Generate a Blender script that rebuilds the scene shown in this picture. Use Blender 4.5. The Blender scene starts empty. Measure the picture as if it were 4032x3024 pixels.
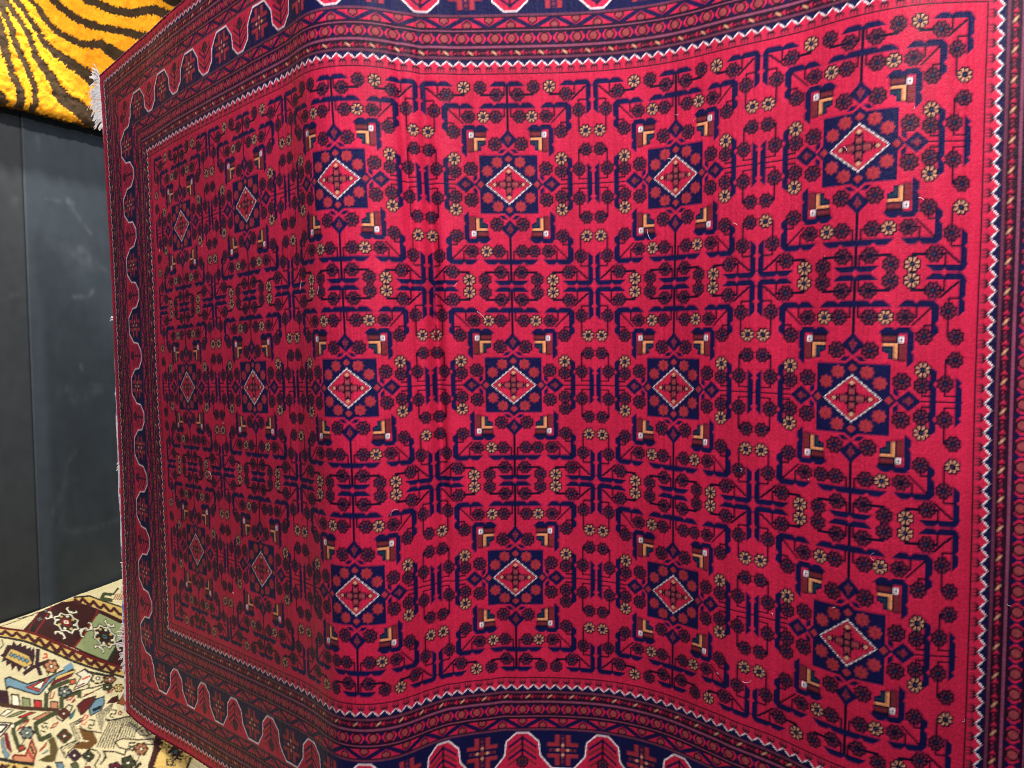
import bpy, math, random
import numpy as np
from mathutils import Vector

# ------------------------------------------------------------------ camera, world, light
scene = bpy.context.scene
EYE = 1.34                                   # camera height above the shop floor
PITCH = math.radians(3.955)
FPX = 3261.0                                 # focal length in pixels of the 4032 px wide photograph
cam_data = bpy.data.cameras.new('camera')
cam_data.sensor_fit = 'HORIZONTAL'
cam_data.sensor_width = 36.0
cam_data.lens = FPX / 4032.0 * 36.0
cam_data.clip_start, cam_data.clip_end = 0.05, 200.0
cam = bpy.data.objects.new('camera', cam_data)
cam.location = (0, 0, EYE)
cam.rotation_euler = (math.radians(90) - PITCH, 0, 0)
scene.collection.objects.link(cam)
scene.camera = cam

world = bpy.data.worlds.new('World')
scene.world = world
world.use_nodes = True
bg = world.node_tree.nodes['Background']
bg.inputs['Color'].default_value = (0.62, 0.72, 1.0, 1)
bg.inputs['Strength'].default_value = 0.12

def aim(o, target):
    o.rotation_euler = (Vector(target) - Vector(o.location)).to_track_quat('-Z', 'Y').to_euler()

def spot(name, loc, target, watts, size_deg, blend, radius, color):
    d = bpy.data.lights.new(name, 'SPOT')
    d.energy, d.spot_size, d.spot_blend, d.shadow_soft_size, d.color = watts, math.radians(size_deg), blend, radius, color
    o = bpy.data.objects.new(name, d)
    o.location = loc
    scene.collection.objects.link(o)
    aim(o, target)
    return o

# shop spotlights in front of the red rug and behind it, plus an added fill
spot('shop_or_fill_spot', (0.80, -0.05, 3.15), (-0.05, 1.9, 1.50), 425, 96, 1.0, 0.06, (1.0, 0.95, 0.96))
spot('shop_or_fill_spot', (-1.2, 0.2, 3.3), (-0.9, 2.3, 1.2), 150, 100, 0.8, 0.06, (1.0, 0.92, 1.0))  # added fill lamp to brighten the left part of the red rug
spot('shop_or_fill_spot', (-0.80, 3.35, 3.45), (-2.0, 4.0, 2.3), 140, 74, 0.5, 0.06, (1.0, 0.92, 0.80))
spot('shop_or_fill_spot', (-1.86, 3.30, 3.70), (-1.62, 3.0, 0.0), 410, 80, 0.35, 0.06, (1.0, 0.94, 0.84))

scene.view_settings.view_transform = 'Standard'
scene.view_settings.look = 'None'
scene.view_settings.gamma = 1.0
scene.view_settings.use_curve_mapping = False
scene.view_settings.exposure = 0.0
scene.render.engine = 'CYCLES'
scene.cycles.filter_width = 1.0

# ------------------------------------------------------------------ helpers
rng = np.random.default_rng(7)
random.seed(7)
COL = scene.collection

def lin(r, g, b):
    c = np.array([r, g, b], float) / 255.0
    return np.where(c <= 0.04045, c / 12.92, ((c + 0.055) / 1.055) ** 2.4)

def empty(name, loc, label, cat):
    o = bpy.data.objects.new(name, None)
    o.location = loc
    o.empty_display_size = 0.1
    o['label'], o['category'] = label, cat
    COL.objects.link(o)
    return o

def mesh_object(name, verts, faces, mat, parent=None, color=None, kind=None, smooth=True):
    """verts (n,3) and quads (m,4) as arrays -> one linked mesh object in world coordinates."""
    verts = np.asarray(verts, np.float32)
    faces = np.asarray(faces, np.int32)
    n, k = faces.shape
    me = bpy.data.meshes.new(name)
    if parent is not None:
        verts = verts - np.array(parent.location, np.float32)
    me.vertices.add(len(verts))
    me.vertices.foreach_set('co', verts.ravel())
    me.loops.add(n * k)
    me.loops.foreach_set('vertex_index', faces.ravel())
    me.polygons.add(n)
    me.polygons.foreach_set('loop_start', np.arange(0, n * k, k, dtype=np.int32))
    try:
        me.polygons.foreach_set('loop_total', np.full(n, k, np.int32))
    except Exception:
        pass
    me.update(calc_edges=True)
    if smooth:
        me.polygons.foreach_set('use_smooth', np.ones(n, bool))
    if color is not None:
        a = me.attributes.new('pile', 'FLOAT_COLOR', 'POINT')
        rgba = np.ones((len(verts), 4), np.float32)
        rgba[:, :3] = color
        a.data.foreach_set('color', rgba.ravel())
    me.materials.append(mat)
    o = bpy.data.objects.new(name, me)
    COL.objects.link(o)
    if parent is not None:
        o.parent = parent
    if kind:
        o['kind'] = kind
    return o

def grid_faces(nr, nc):
    j, i = np.mgrid[0:nr - 1, 0:nc - 1]
    a = (j * nc + i).ravel()
    return np.stack([a, a + 1, a + nc + 1, a + nc], 1)

def smooth_noise(shape, cells, seed):
    """bilinear value noise, -1..1"""
    r = np.random.default_rng(seed)
    g = r.uniform(-1, 1, (cells[0] + 2, cells[1] + 2))
    y = np.linspace(0, cells[0], shape[0])[:, None]
    x = np.linspace(0, cells[1], shape[1])[None, :]
    yi, xi = y.astype(int), x.astype(int)
    fy, fx = y - yi, x - xi
    fy, fx = fy * fy * (3 - 2 * fy), fx * fx * (3 - 2 * fx)
    return (g[yi, xi] * (1 - fy) * (1 - fx) + g[yi, xi + 1] * (1 - fy) * fx
            + g[yi + 1, xi] * fy * (1 - fx) + g[yi + 1, xi + 1] * fy * fx)

def wool(name, sheen, bump, scale, tint=(1, 1, 1), mottled=0.12, sheen_tint=(1, 0.9, 0.95), spec=0.08, rough=0.95):
    m = bpy.data.materials.new(name)
    m.use_nodes = True
    nt = m.node_tree
    b = nt.nodes['Principled BSDF']
    b.inputs['Roughness'].default_value = rough
    b.inputs['Specular IOR Level'].default_value = spec
    b.inputs['Sheen Weight'].default_value = sheen
    b.inputs['Sheen Roughness'].default_value = 0.45
    b.inputs['Sheen Tint'].default_value = (*sheen_tint, 1)
    at = nt.nodes.new('ShaderNodeAttribute')
    at.attribute_name = 'pile'
    tc = nt.nodes.new('ShaderNodeTexCoord')
    no = nt.nodes.new('ShaderNodeTexNoise')
    no.inputs['Scale'].default_value = scale
    no.inputs['Detail'].default_value = 4
    nt.links.new(tc.outputs['Object'], no.inputs['Vector'])
    mr = nt.nodes.new('ShaderNodeMapRange')
    mr.inputs['From Min'].default_value, mr.inputs['From Max'].default_value = 0.3, 0.7
    mr.inputs['To Min'].default_value, mr.inputs['To Max'].default_value = 1 - mottled, 1 + mottled
    nt.links.new(no.outputs['Fac'], mr.inputs['Value'])
    mx = nt.nodes.new('ShaderNodeVectorMath')
    mx.operation = 'SCALE'
    nt.links.new(at.outputs['Color'], mx.inputs[0])
    nt.links.new(mr.outputs['Result'], mx.inputs['Scale'])
    nt.links.new(mx.outputs['Vector'], b.inputs['Base Color'])
    bp = nt.nodes.new('ShaderNodeBump')
    bp.inputs['Strength'].default_value = bump
    bp.inputs['Distance'].default_value = 0.002
    nt.links.new(no.outputs['Fac'], bp.inputs['Height'])
    nt.links.new(bp.outputs['Normal'], b.inputs['Normal'])
    return m

def yarn(name, rgb, rough=0.9, noise_scale=90, amount=0.2, through=0.0):
    m = bpy.data.materials.new(name)
    m.use_nodes = True
    nt = m.node_tree
    b = nt.nodes['Principled BSDF']
    b.inputs['Roughness'].default_value = rough
    b.inputs['Specular IOR Level'].default_value = 0.1
    no = nt.nodes.new('ShaderNodeTexNoise')
    no.inputs['Scale'].default_value = noise_scale
    tc = nt.nodes.new('ShaderNodeTexCoord')
    nt.links.new(tc.outputs['Object'], no.inputs['Vector'])
    cr = nt.nodes.new('ShaderNodeValToRGB')
    c = lin(*rgb)
    cr.color_ramp.elements[0].position, cr.color_ramp.elements[1].position = 0.35, 0.65
    cr.color_ramp.elements[0].color = (*(c * (1 - amount)), 1)
    cr.color_ramp.elements[1].color = (*np.minimum(c * (1 + amount), 0.9), 1)
    nt.links.new(no.outputs['Fac'], cr.inputs['Fac'])
    nt.links.new(cr.outputs['Color'], b.inputs['Base Color'])
    if through:                                  # thin loose yarn lets some light through
        tr = nt.nodes.new('ShaderNodeBsdfTranslucent')
        mix = nt.nodes.new('ShaderNodeMixShader')
        mix.inputs[0].default_value = through
        nt.links.new(cr.outputs['Color'], tr.inputs['Color'])
        nt.links.new(b.outputs[0], mix.inputs[1])
        nt.links.new(tr.outputs[0], mix.inputs[2])
        nt.links.new(mix.outputs[0], nt.nodes['Material Output'].inputs['Surface'])
    return m

# a photograph pixel gives a direction; the floor or the wall it touches gives the distance
CT, ST = math.cos(PITCH), math.sin(PITCH)
def rays(px):
    px = np.atleast_2d(np.asarray(px, float))
    a, b = (px[:, 0] - 2016) / FPX, -(px[:, 1] - 1512) / FPX
    return np.stack([a, CT + b * ST, -ST + b * CT], 1)
def on_floor(px, z=0.0):
    r = rays(px)
    return r * ((z - EYE) / r[:, 2])[:, None] + np.array([0, 0, EYE])
WALL_A = on_floor([(0, 2455)])[0]
WALL_B = on_floor([(467, 2297)])[0]
WDIR = (WALL_B - WALL_A) / np.linalg.norm(WALL_B - WALL_A)     # along the wall, away from the camera
WNOR = np.array([WDIR[1], -WDIR[0], 0.0])                      # out of the wall, into the shop
def on_wall(px, off=0.0):
    r = rays(px)
    o = np.array([0, 0, EYE])
    return r * ((WNOR @ (WALL_A - o) + off) / (r @ WNOR))[:, None] + o

def fill_poly(X, Y, poly):
    """boolean mask of the points inside a polygon"""
    poly = np.asarray(poly, float)
    inside = np.zeros(X.shape, bool)
    box = (X >= poly[:, 0].min()) & (X <= poly[:, 0].max()) & (Y >= poly[:, 1].min()) & (Y <= poly[:, 1].max())
    if not box.any():
        return inside
    x, y = X[box], Y[box]
    c = np.zeros(x.shape, bool)
    for (x0, y0), (x1, y1) in zip(poly, np.roll(poly, -1, 0)):
        if y0 == y1:
            continue
        c ^= ((y0 > y) != (y1 > y)) & (x < (x1 - x0) * (y - y0) / (y1 - y0) + x0)
    inside[box] = c
    return inside

def stroke_polys(pts, width):
    """a polyline as quads (one per segment, slightly overlapping); width may change along it"""
    pts = np.asarray(pts, float)
    w = np.broadcast_to(np.asarray(width, float), (len(pts),)) / 2 if np.ndim(width) == 0 or len(np.atleast_1d(width)) == len(pts) else np.interp(np.linspace(0, 1, len(pts)), np.linspace(0, 1, len(width)), width) / 2
    out = []
    for k in range(len(pts) - 1):
        d = pts[k + 1] - pts[k]
        L = np.hypot(*d) or 1
        d = d / L
        n = np.array([-d[1], d[0]])
        a, b = pts[k] - d * w[k] * 0.5, pts[k + 1] + d * w[k + 1] * 0.5
        out.append([a + n * w[k], b + n * w[k + 1], b - n * w[k + 1], a - n * w[k]])
    return out

# ------------------------------------------------------------------ the red rug: surface
CW, CH, MS, MT = 146, 175, 149, 147            # knots: repeat width and height, border depth at ends and sides
NS, NT = 2 * MS + 6 * CW, 2 * MT + 3 * CH      # 1174 x 819 knots
KNOT = 0.0026
Z_MID = -0.1507
# cubic B-spline coefficients of the hanging cloth (rows: x, x*t, y, y*t, z, z*t, z*t2, x*t2, y*t2)
CLOTH = np.array([
    [-1.3914, -1.3123, -1.2309, -1.1475, -1.0635, -0.9835, -0.9043, -0.8228, -0.7391, -0.6549, -0.5716, -0.4816, -0.4119, -0.2800, -0.1871, -0.0675, 0.0493, 0.1663, 0.2721, 0.3652, 0.4375, 0.5371, 0.6118, 0.7203, 0.8416, 0.9501, 1.0684, 1.1844, 1.2956],
    [0.0382, 0.0363, 0.0362, 0.0375, 0.0398, 0.0417, 0.0418, 0.0410, 0.0404, 0.0403, 0.0406, 0.0376, 0.0412, 0.0434, 0.0268, 0.0209, 0.0205, 0.0203, 0.0157, 0.0084, 0.0018, -0.0037, -0.0078, -0.0088, -0.0089, -0.0115, -0.0127, -0.0145, -0.0190],
    [2.8239, 2.7373, 2.6528, 2.5703, 2.4885, 2.4031, 2.3168, 2.2327, 2.1502, 2.0690, 1.9856, 1.9126, 1.8095, 1.8015, 1.8867, 1.9011, 1.9037, 1.8874, 1.8369, 1.7658, 1.6720, 1.6081, 1.5122, 1.4615, 1.4727, 1.4159, 1.4132, 1.3943, 1.3564],
    [-0.0540, -0.0562, -0.0567, -0.0557, -0.0534, -0.0511, -0.0505, -0.0508, -0.0509, -0.0506, -0.0501, -0.0523, -0.0517, -0.0360, -0.0139, 0.0097, 0.0222, 0.0177, 0.0052, -0.0051, -0.0133, -0.0216, -0.0250, -0.0273, -0.0309, -0.0368, -0.0470, -0.0587, -0.0706],
    [-0.0412, -0.0415, -0.0400, -0.0368, -0.0321, -0.0263, -0.0199, -0.0132, -0.0065, 0.0002, 0.0066, 0.0117, 0.0151, 0.0170, 0.0172, 0.0168, 0.0166, 0.0165, 0.0165, 0.0171, 0.0182, 0.0190, 0.0190, 0.0178, 0.0154, 0.0119, 0.0073, 0.0019, -0.0045],
    [0.0274, 0.0145, 0.0051, -0.0006, -0.0027, -0.0019, 0.0004, 0.0029, 0.0046, 0.0053, 0.0049, 0.0036, 0.0025, 0.0033, 0.0046, 0.0051, 0.0056, 0.0072, 0.0099, 0.0124, 0.0124, 0.0084, 0.0012, -0.0064, -0.0122, -0.0147, -0.0137, -0.0089, -0.0003],
    [-0.0405, -0.0370, -0.0328, -0.0281, -0.0231, -0.0182, -0.0136, -0.0097, -0.0068, -0.0050, -0.0046, -0.0053, -0.0062, -0.0065, -0.0062, -0.0050, -0.0030, -0.0011, 0.0001, -0.0001, -0.0016, -0.0036, -0.0048, -0.0051, -0.0046, -0.0034, -0.0018, 0.0003, 0.0027],
    [-0.0074, -0.0057, -0.0036, -0.0013, 0.0011, 0.0031, 0.0044, 0.0046, 0.0043, 0.0037, 0.0022, -0.0014, -0.0067, -0.0101, -0.0123, -0.0143, -0.0150, -0.0130, -0.0068, 0.0030, 0.0119, 0.0150, 0.0135, 0.0117, 0.0102, 0.0081, 0.0066, 0.0050, 0.0029],
    [-0.0112, -0.0091, -0.0067, -0.0041, -0.0016, 0.0004, 0.0018, 0.0025, 0.0027, 0.0023, 0.0008, -0.0024, -0.0075, -0.0135, -0.0185, -0.0205, -0.0177, -0.0091, 0.0037, 0.0164, 0.0251, 0.0296, 0.0301, 0.0273, 0.0231, 0.0184, 0.0131, 0.0071, 0.0006]])
# where the weaver's motifs stray from the even layout: knot column, knot row, shift along, shift across
STRAY = np.array([
    [222.0, 234.5, 1.3, 0.3],
    [368.0, 234.5, 0.5, 0.3],
    [514.0, 234.5, -1.9, -1.6],
    [660.0, 234.5, 0.6, -0.1],
    [806.0, 234.5, 1.1, 0.1],
    [952.0, 234.5, 0.5, 0.0],
    [222.0, 409.5, -1.8, 0.0],
    [368.0, 409.5, 0.4, 1.2],
    [514.0, 409.5, -0.1, 0.3],
    [660.0, 409.5, 0.2, 0.9],
    [806.0, 409.5, -0.6, -0.4],
    [952.0, 409.5, -0.5, 0.9],
    [222.0, 584.5, -0.1, 0.7],
    [368.0, 584.5, -2.3, 2.1],
    [514.0, 584.5, 1.3, 1.9],
    [660.0, 584.5, -0.7, 0.4],
    [806.0, 584.5, -0.1, 1.8],
    [952.0, 584.5, 1.0, 1.5],
    [295.0, 322.0, -0.7, 0.0],
    [441.0, 322.0, -1.3, 0.4],
    [587.0, 322.0, -0.2, 0.8],
    [733.0, 322.0, 0.0, 0.8],
    [879.0, 322.0, -0.3, -0.3],
    [514.0, 322.0, -0.5, 0.1],
    [368.0, 322.0, -0.3, -0.4],
    [222.0, 322.0, -1.2, 1.1],
    [660.0, 322.0, 0.6, 0.6],
    [295.0, 497.0, 1.2, -0.8],
    [441.0, 497.0, -1.5, -1.7],
    [587.0, 497.0, 0.8, -1.5],
    [733.0, 497.0, 0.5, -3.0],
    [879.0, 497.0, -0.2, -0.0],
    [514.0, 497.0, 1.8, -1.5],
    [368.0, 497.0, 2.2, -1.4],
    [222.0, 497.0, 2.1, -2.3],
    [660.0, 497.0, -0.3, -1.2],
    [806.0, 497.0, -0.4, 2.6],
    [952.0, 497.0, 0.6, -2.2],
    [879.0, 234.5, -1.0, -0.5],
    [879.0, 409.5, -0.9, -0.8],
    [879.0, 584.5, 0.8, -0.9],
    [202.5, 234.5, -0.8, -0.1],
    [241.5, 234.5, 1.1, 0.5],
    [348.5, 234.5, -1.1, -0.2],
    [387.5, 234.5, 1.1, 0.6],
    [494.5, 234.5, 0.5, -0.5],
    [533.5, 234.5, -1.0, -0.8],
    [202.5, 409.5, -2.7, -0.3],
    [241.5, 409.5, -1.6, 0.2],
    [348.5, 409.5, -1.3, 0.8],
    [387.5, 409.5, 0.9, 1.4],
    [494.5, 409.5, -0.1, 0.7],
    [533.5, 409.5, 0.2, 0.4],
    [494.5, 584.5, -1.9, 2.9],
    [533.5, 584.5, -0.9, 0.9],
    [786.5, 234.5, 1.1, 0.4],
    [825.5, 234.5, 1.1, -0.4],
    [932.5, 234.5, -0.5, -0.6],
    [971.5, 234.5, 0.3, -0.8],
    [932.5, 409.5, 0.0, 0.0],
    [971.5, 409.5, -0.7, 0.8],
    [0.0, 0.0, 0.3, 0.9],
    [0.0, 819.0, -1.4, 0.6],
    [133.0, 133.0, 0.1, -0.1],
    [133.0, 686.0, -0.0, 1.1],
    [660.0, 142.0, 1.8, -0.6],
    [952.0, 142.0, 1.1, -0.3],
    [514.0, 142.0, -1.7, -1.6],
    [660.0, 677.0, 0.1, 0.2],
    [806.0, 677.0, -0.6, -3.0],
    [514.0, 677.0, -1.2, 0.4]])

def spline_basis(s):
    nb = CLOTH.shape[1]
    u = np.clip(s / NS, 0, 1) * (nb - 3)
    i = np.minimum(u.astype(int), nb - 4)
    w = u - i
    B = np.zeros((len(u), nb))
    r = np.arange(len(u))
    B[r, i] = (1 - w) ** 3 / 6
    B[r, i + 1] = (3 * w ** 3 - 6 * w ** 2 + 4) / 6
    B[r, i + 2] = (-3 * w ** 3 + 3 * w ** 2 + 3 * w + 1) / 6
    B[r, i + 3] = w ** 3 / 6
    return B
S_FINE = np.linspace(0, NS, NS * 2 + 1)
CURVES = spline_basis(S_FINE) @ CLOTH.T        # (n, 9)

def cloth(s, t):
    """world position of the cloth at knot coordinates (arrays of one shape)"""
    c = [np.interp(s, S_FINE, CURVES[:, k]) for k in range(9)]
    ta = (t - NT / 2) / (NT / 2)
    x = c[0] + ta * c[1] + ta * ta * c[7]
    y = c[2] + ta * c[3] + ta * ta * c[8]
    z = Z_MID - ta * NT / 2 * KNOT + c[4] + ta * c[5] + ta * ta * c[6]
    # narrow gathers in the valley of the fold
    g = (0.0230 * np.exp(-((s - 593 - 0.012 * (t - 400)) / 5.5) ** 2) * np.exp(-((t - 370) / 210) ** 2)
         + 0.0130 * np.exp(-((s - 574 - 0.03 * (t - 300)) / 4.5) ** 2) * np.exp(-((t - 250) / 120) ** 2)
         - 0.0070 * np.exp(-((s - 606) / 8.0) ** 2) * np.exp(-((t - 380) / 220) ** 2)
         + 0.0060 * np.exp(-((s - 640 - 0.02 * (t - 300)) / 9.0) ** 2) * np.exp(-((t - 640) / 130) ** 2)
         + 0.0050 * np.exp(-((s - 868 + 0.03 * t) / 12.0) ** 2) * np.exp(-((t - 600) / 240) ** 2))
    return x, y + g, z + EYE

def stray(s, t, sig=42.0):
    gs, gt = np.arange(0, NS + 8, 8.0), np.arange(0, NT + 8, 8.0)
    S, T = np.meshgrid(gs, gt)
    num = np.zeros((2,) + S.shape)
    den = np.full(S.shape, 0.12)
    for ps, pt, ds, dt in STRAY:
        w = np.exp(-((S - ps) ** 2 + (T - pt) ** 2) / (2 * sig * sig))
        num[0] += w * ds
        num[1] += w * dt
        den += w
    num /= den
    fi, fj = np.clip(s / 8, 0, len(gs) - 1.001), np.clip(t / 8, 0, len(gt) - 1.001)
    i, j = fi.astype(int), fj.astype(int)
    u, v = fi - i, fj - j
    f = lambda q: q[j, i] * (1 - u) * (1 - v) + q[j, i + 1] * u * (1 - v) + q[j + 1, i] * (1 - u) * v + q[j + 1, i + 1] * u * v
    return f(num[0]), f(num[1])

# ------------------------------------------------------------------ the red rug: pattern, one colour for each knot
RED, NAVY, DARK, PLUM, TAN, WHITE, BRICK, BROWN, GREEN, LINE, TEAL, ROSE, MARO, AMBER = range(14)
PALETTE = np.array([lin(184, 32, 64), lin(16, 17, 60), lin(18, 9, 36), lin(100, 36, 52), lin(200, 144, 110), lin(240, 226, 226),
                    lin(152, 44, 54), lin(112, 38, 44), lin(26, 52, 56), lin(124, 62, 86), lin(40, 52, 88), lin(142, 60, 64), lin(38, 11, 32), lin(212, 140, 92)])

si, ti = np.meshgrid(np.arange(NS), np.arange(NT))
cc, rr = (si - MS) % CW, (ti - MT) % CH
infield = (si >= MS) & (si < NS - MS) & (ti >= MT) & (ti < NT - MT)
cellno = ((ti - MT) // CH) * 6 + (si - MS) // CW

def weave(ou, ov):
    """colour number of every knot, sampled (ou, ov) knots off its centre"""
    # one quarter of the repeat, a = knots sideways from the medallion centre, b = knots up or down
    ua = np.abs(np.arange(CW) + 0.5 + ou - CW / 2)
    va = np.abs(np.arange(CH) + 0.5 + ov - CH / 2)
    A, B = np.meshgrid(ua, va)
    cell = np.full(A.shape, RED, np.int16)

    def put(mask, c):
        cell[mask] = c
    def rect(a0, a1, b0, b1, c):
        put((A >= a0) & (A <= a1) & (B >= b0) & (B <= b1), c)
    def hbar(a0, a1, b0, b1, c=NAVY, notches=(), s0=0, s1=0):
        m = (B >= b0) & (B <= b1) & (A >= a0 + s0 * (B - b0)) & (A <= a1 - s1 * (B - b0))
        for n in notches:
            m &= ~(np.abs(A - n) < (B - (b1 - 1.9)))
        put(m, c)
    def vbar(a0, a1, b0, b1, c=NAVY, notches=(), s0=0, s1=0):
        m = (A >= a0) & (A <= a1) & (B >= b0 + s0 * (A - a0)) & (B <= b1 - s1 * (A - a0))
        for n in notches:
            m &= ~(np.abs(B - n) < (A - (a1 - 1.9)))
        put(m, c)
    def hline(a0, a1, b, c=DARK):
        rect(a0 - 0.3, a1 + 0.3, b - 0.72, b + 0.72, c)
    def vline(a, b0, b1, c=DARK):
        rect(a - 0.72, a + 0.72, b0 - 0.3, b1 + 0.3, c)
    def dotted(a0, b0, a1, b1, c=DARK):
        n = int(max(abs(a1 - a0), abs(b1 - b0)))
        for k in range(n + 1):
            q = k / n
            put((np.abs(A - (a0 + (a1 - a0) * q)) <= 0.75) & (np.abs(B - (b0 + (b1 - b0) * q)) <= 0.75), c)
    flower_tan = []
    def flower(a, b, tan=False, R=5.6):
        dx, dy = A - a, B - b
        r, th = np.hypot(dx, dy), np.arctan2(dy, dx)
        lobe = np.cos(8 * th + math.pi)
        put(r < R + 0.15 + 0.45 * lobe, DARK)
        put((r < R - 1.1 + 0.4 * lobe) & (r > 2.1) & (lobe > -0.05), 100 + len(flower_tan))
        put(r <= 0.8, TEAL)
        flower_tan.append(tan)
    def diamond(a, b, ra, rb, c):
        put(np.abs(A - a) / ra + np.abs(B - b) / rb <= 1, c)

    # stems first, bars and flowers over them
    rect(0, 1.0, 45, 87.5, DARK)
    hline(43, 73, 0)
    # frame on the edge of the repeat
    hbar(0, 15.5, 82.3, 86.9, s1=1.1)
    hbar(44.6, 71.5, 82.3, 86.9, notches=(57.4,), s0=1.1)
    vbar(67.6, 72.2, 57.6, 84, notches=(70,), s0=1.0)
    put((A > 68.4) & (B > 83.1) & (A < 72) & (B < 86.7) & (A + B > 156.2), RED)
    diamond(73, 87.5, 4.2, 4.2, RED)
    diamond(57.4, 87.5, 2.6, 2.6, RED)
    diamond(0, 87.5, 2.6, 2.6, RED)
    put((A + B < 154.6) & (A > 66.4) & (B > 81.1) & (A + B > 150.5), NAVY)
    dotted(67, 81, 55, 70.6)
    vline(2.3, 75.5, 83); hline(2.3, 9, 75.5); flower(9.0, 75.5)
    vline(22.9, 75.5, 81); hline(9, 22.9, 75.5); flower(22.9, 81.8)
    vline(36.4, 75.5, 81); hline(36.4, 50, 75.5); flower(36.4, 82.2, True)
    vline(57.8, 75.5, 83); hline(50, 57.8, 75.5); flower(50.4, 75.5)
    hline(61.2, 68.4, 70.2); vline(61.2, 44.3, 70.2); flower(61.2, 61.6)
    hline(61.2, 66, 44.3); flower(66.9, 44.3, True, 5.4)
    # rounded frame
    hbar(0, 25, 63.9, 68.8, notches=(11,), s1=1.1)
    hbar(27.5, 53.8, 63.9, 68.8, notches=(40,), s0=1.1)
    vbar(50.0, 54.8, 42.4, 66, notches=(53,), s0=0.9)
    put((A > 50.6) & (B > 64.5) & (A < 54.6) & (B < 68.6) & (A + B > 120.4), RED)
    dotted(50, 63.5, 37.6, 52)
    vline(2.6, 57.3, 64.5); hline(2.6, 10, 57.3); flower(10.2, 57.3); flower(20.8, 57.3, True, 5.4); flower(33, 57.3)
    hline(33, 40.3, 57.3); vline(40.3, 57.3, 64.5)
    hline(45.8, 50.6, 51.6); vline(45.8, 44, 51.6); flower(45.8, 44.2)
    # corner bracket with the stepped motif
    hbar(15.5, 38.2, 45.8, 50.4, notches=(27,), s0=1.1)
    vbar(34.8, 39.5, 22.7, 47.6, notches=(33.5,), s0=0.9)
    put((A > 35.2) & (B > 46.2) & (A < 39.2) & (B < 50) & (A + B > 86.2), RED)
    rect(18.2, 34.6, 26.8, 45.4, RED)
    hline(18.5, 29.2, 45.2, DARK); rect(18.6, 29.0, 39.9, 45.0, DARK); rect(19.4, 28.2, 40.9, 44.2, BROWN)
    rect(29.4, 34.6, 27.0, 39.4, DARK); rect(30.2, 33.8, 27.9, 38.8, BROWN)
    rect(18.8, 29.6, 36.4, 40.4, DARK); rect(25.4, 29.8, 28.0, 40.4, DARK)
    put((A > 21.2) & (A < 26.2) & (B > 28.6) & (B < 37.2), NAVY); put((A > 18.9) & (A < 26.2) & (B > 33.4) & (B < 37.2), NAVY)
    put((A < 23.2) & (B < 32.6) & (A > 18) & (B > 27), RED)
    rect(19.6, 28.9, 37.3, 39.7, AMBER); rect(26.5, 28.9, 28.8, 39.7, AMBER)
    hline(20.5, 24.6, 35.2, GREEN); vline(24.2, 30.5, 35.6, GREEN)
    rect(28.9, 33.3, 39.8, 44.4, DARK); rect(29.3, 32.9, 40.2, 43.9, WHITE); rect(30.3, 32.0, 41.2, 42.9, DARK)
    # diamonds on the stems
    diamond(0, 38.4, 7.8, 8.2, NAVY); diamond(0, 38.4, 2.8, 3.2, RED); put((np.abs(A) < 1.1) & (np.abs(B - 38.0) < 4.2), PLUM)
    put((np.abs(A - np.abs(B - 36.4)) < 0.8) & (A < 3.2) & (B > 36.4) & (B < 41), PLUM)
    diamond(36.9, 0, 8.2, 7.4, NAVY); diamond(36.9, 0, 3.2, 2.8, RED); put((np.abs(A - 36.5) < 3.6) & (B < 1.1), PLUM)
    put((np.abs(B - np.abs(A - 34.6)) < 0.8) & (B < 3.2) & (A > 34.6) & (A < 39), PLUM)
    flower(11.3, 34.2, R=5.9); flower(32.3, 13.3, R=5.9)
    # side bracket and the pair of bars between repeats
    vbar(50.4, 54.8, 0, 23.8, notches=(12,), s1=0.6)
    hline(45.5, 51, 3.6); vline(45.5, 3.6, 21); flower(45.5, 10.9); flower(45.7, 21.6, True)
    vbar(67.6, 72.2, 0, 17.4, notches=(11,), s1=0.9)
    hline(60.8, 68.2, 4); vline(60.8, 4, 28.7); flower(60.9, 12.4); hline(60.8, 66, 28.7); flower(67, 28.7, R=5.4)
    # medallion
    MEDA, MEDB = 25.2, 25.2
    put((np.abs(A - 5.0 - (28.6 - B) * 0.9) < 2.3) & (B > 26.6) & (B < 30.2) & (A > 1.4), NAVY)
    put((A / 5.5 + (B - 24) / 4.5 < 1) & (B > 24), NAVY)
    put((np.abs(B - 5.2 - (29.2 - A) * 0.9) < 2.3) & (A > 27) & (A < 30.6) & (B > 1.4), NAVY)
    put((B / 6 + (A - 24.5) / 5 < 1) & (A > 24.5), NAVY)
    rect(0, MEDA, 0, MEDB, NAVY)
    def rosette(a, b, R):
        dx, dy = A - a, B - b
        r, th = np.hypot(dx, dy), np.arctan2(dy, dx)
        put(r < R + 0.55 * np.cos(8 * th), BRICK)
        put(r < 0.6, PLUM)
    rosette(9.8, 18.8, 4.4); rosette(18.3, 11.5, 4.4)
    diamond(0, 21.6, 3.4, 3.0, BRICK); diamond(24.2, 0, 3.0, 3.2, BRICK)
    put(np.abs(A) / 20.6 + np.abs(B) / 17.6 <= 1, DARK)
    put((np.abs(A) / 20.2 + np.abs(B) / 17.2 <= 1) & ((A + B * 0.15) % 1.3 < 0.98), WHITE)
    put(np.abs(A) / 19.0 + np.abs(B) / 16.1 <= 1, BROWN)
    put(np.abs(A) / 17.8 + np.abs(B) / 15.0 <= 1, RED)
    put(((A < 1.0) & (B < 11)) | ((B < 1.0) & (A < 12.5)), DARK)
    put(((A < 3.0) & (B < 8.0)) | ((B < 3.0) & (A < 9.0)) | ((A < 4.4) & (B < 4.4)), DARK)
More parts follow.
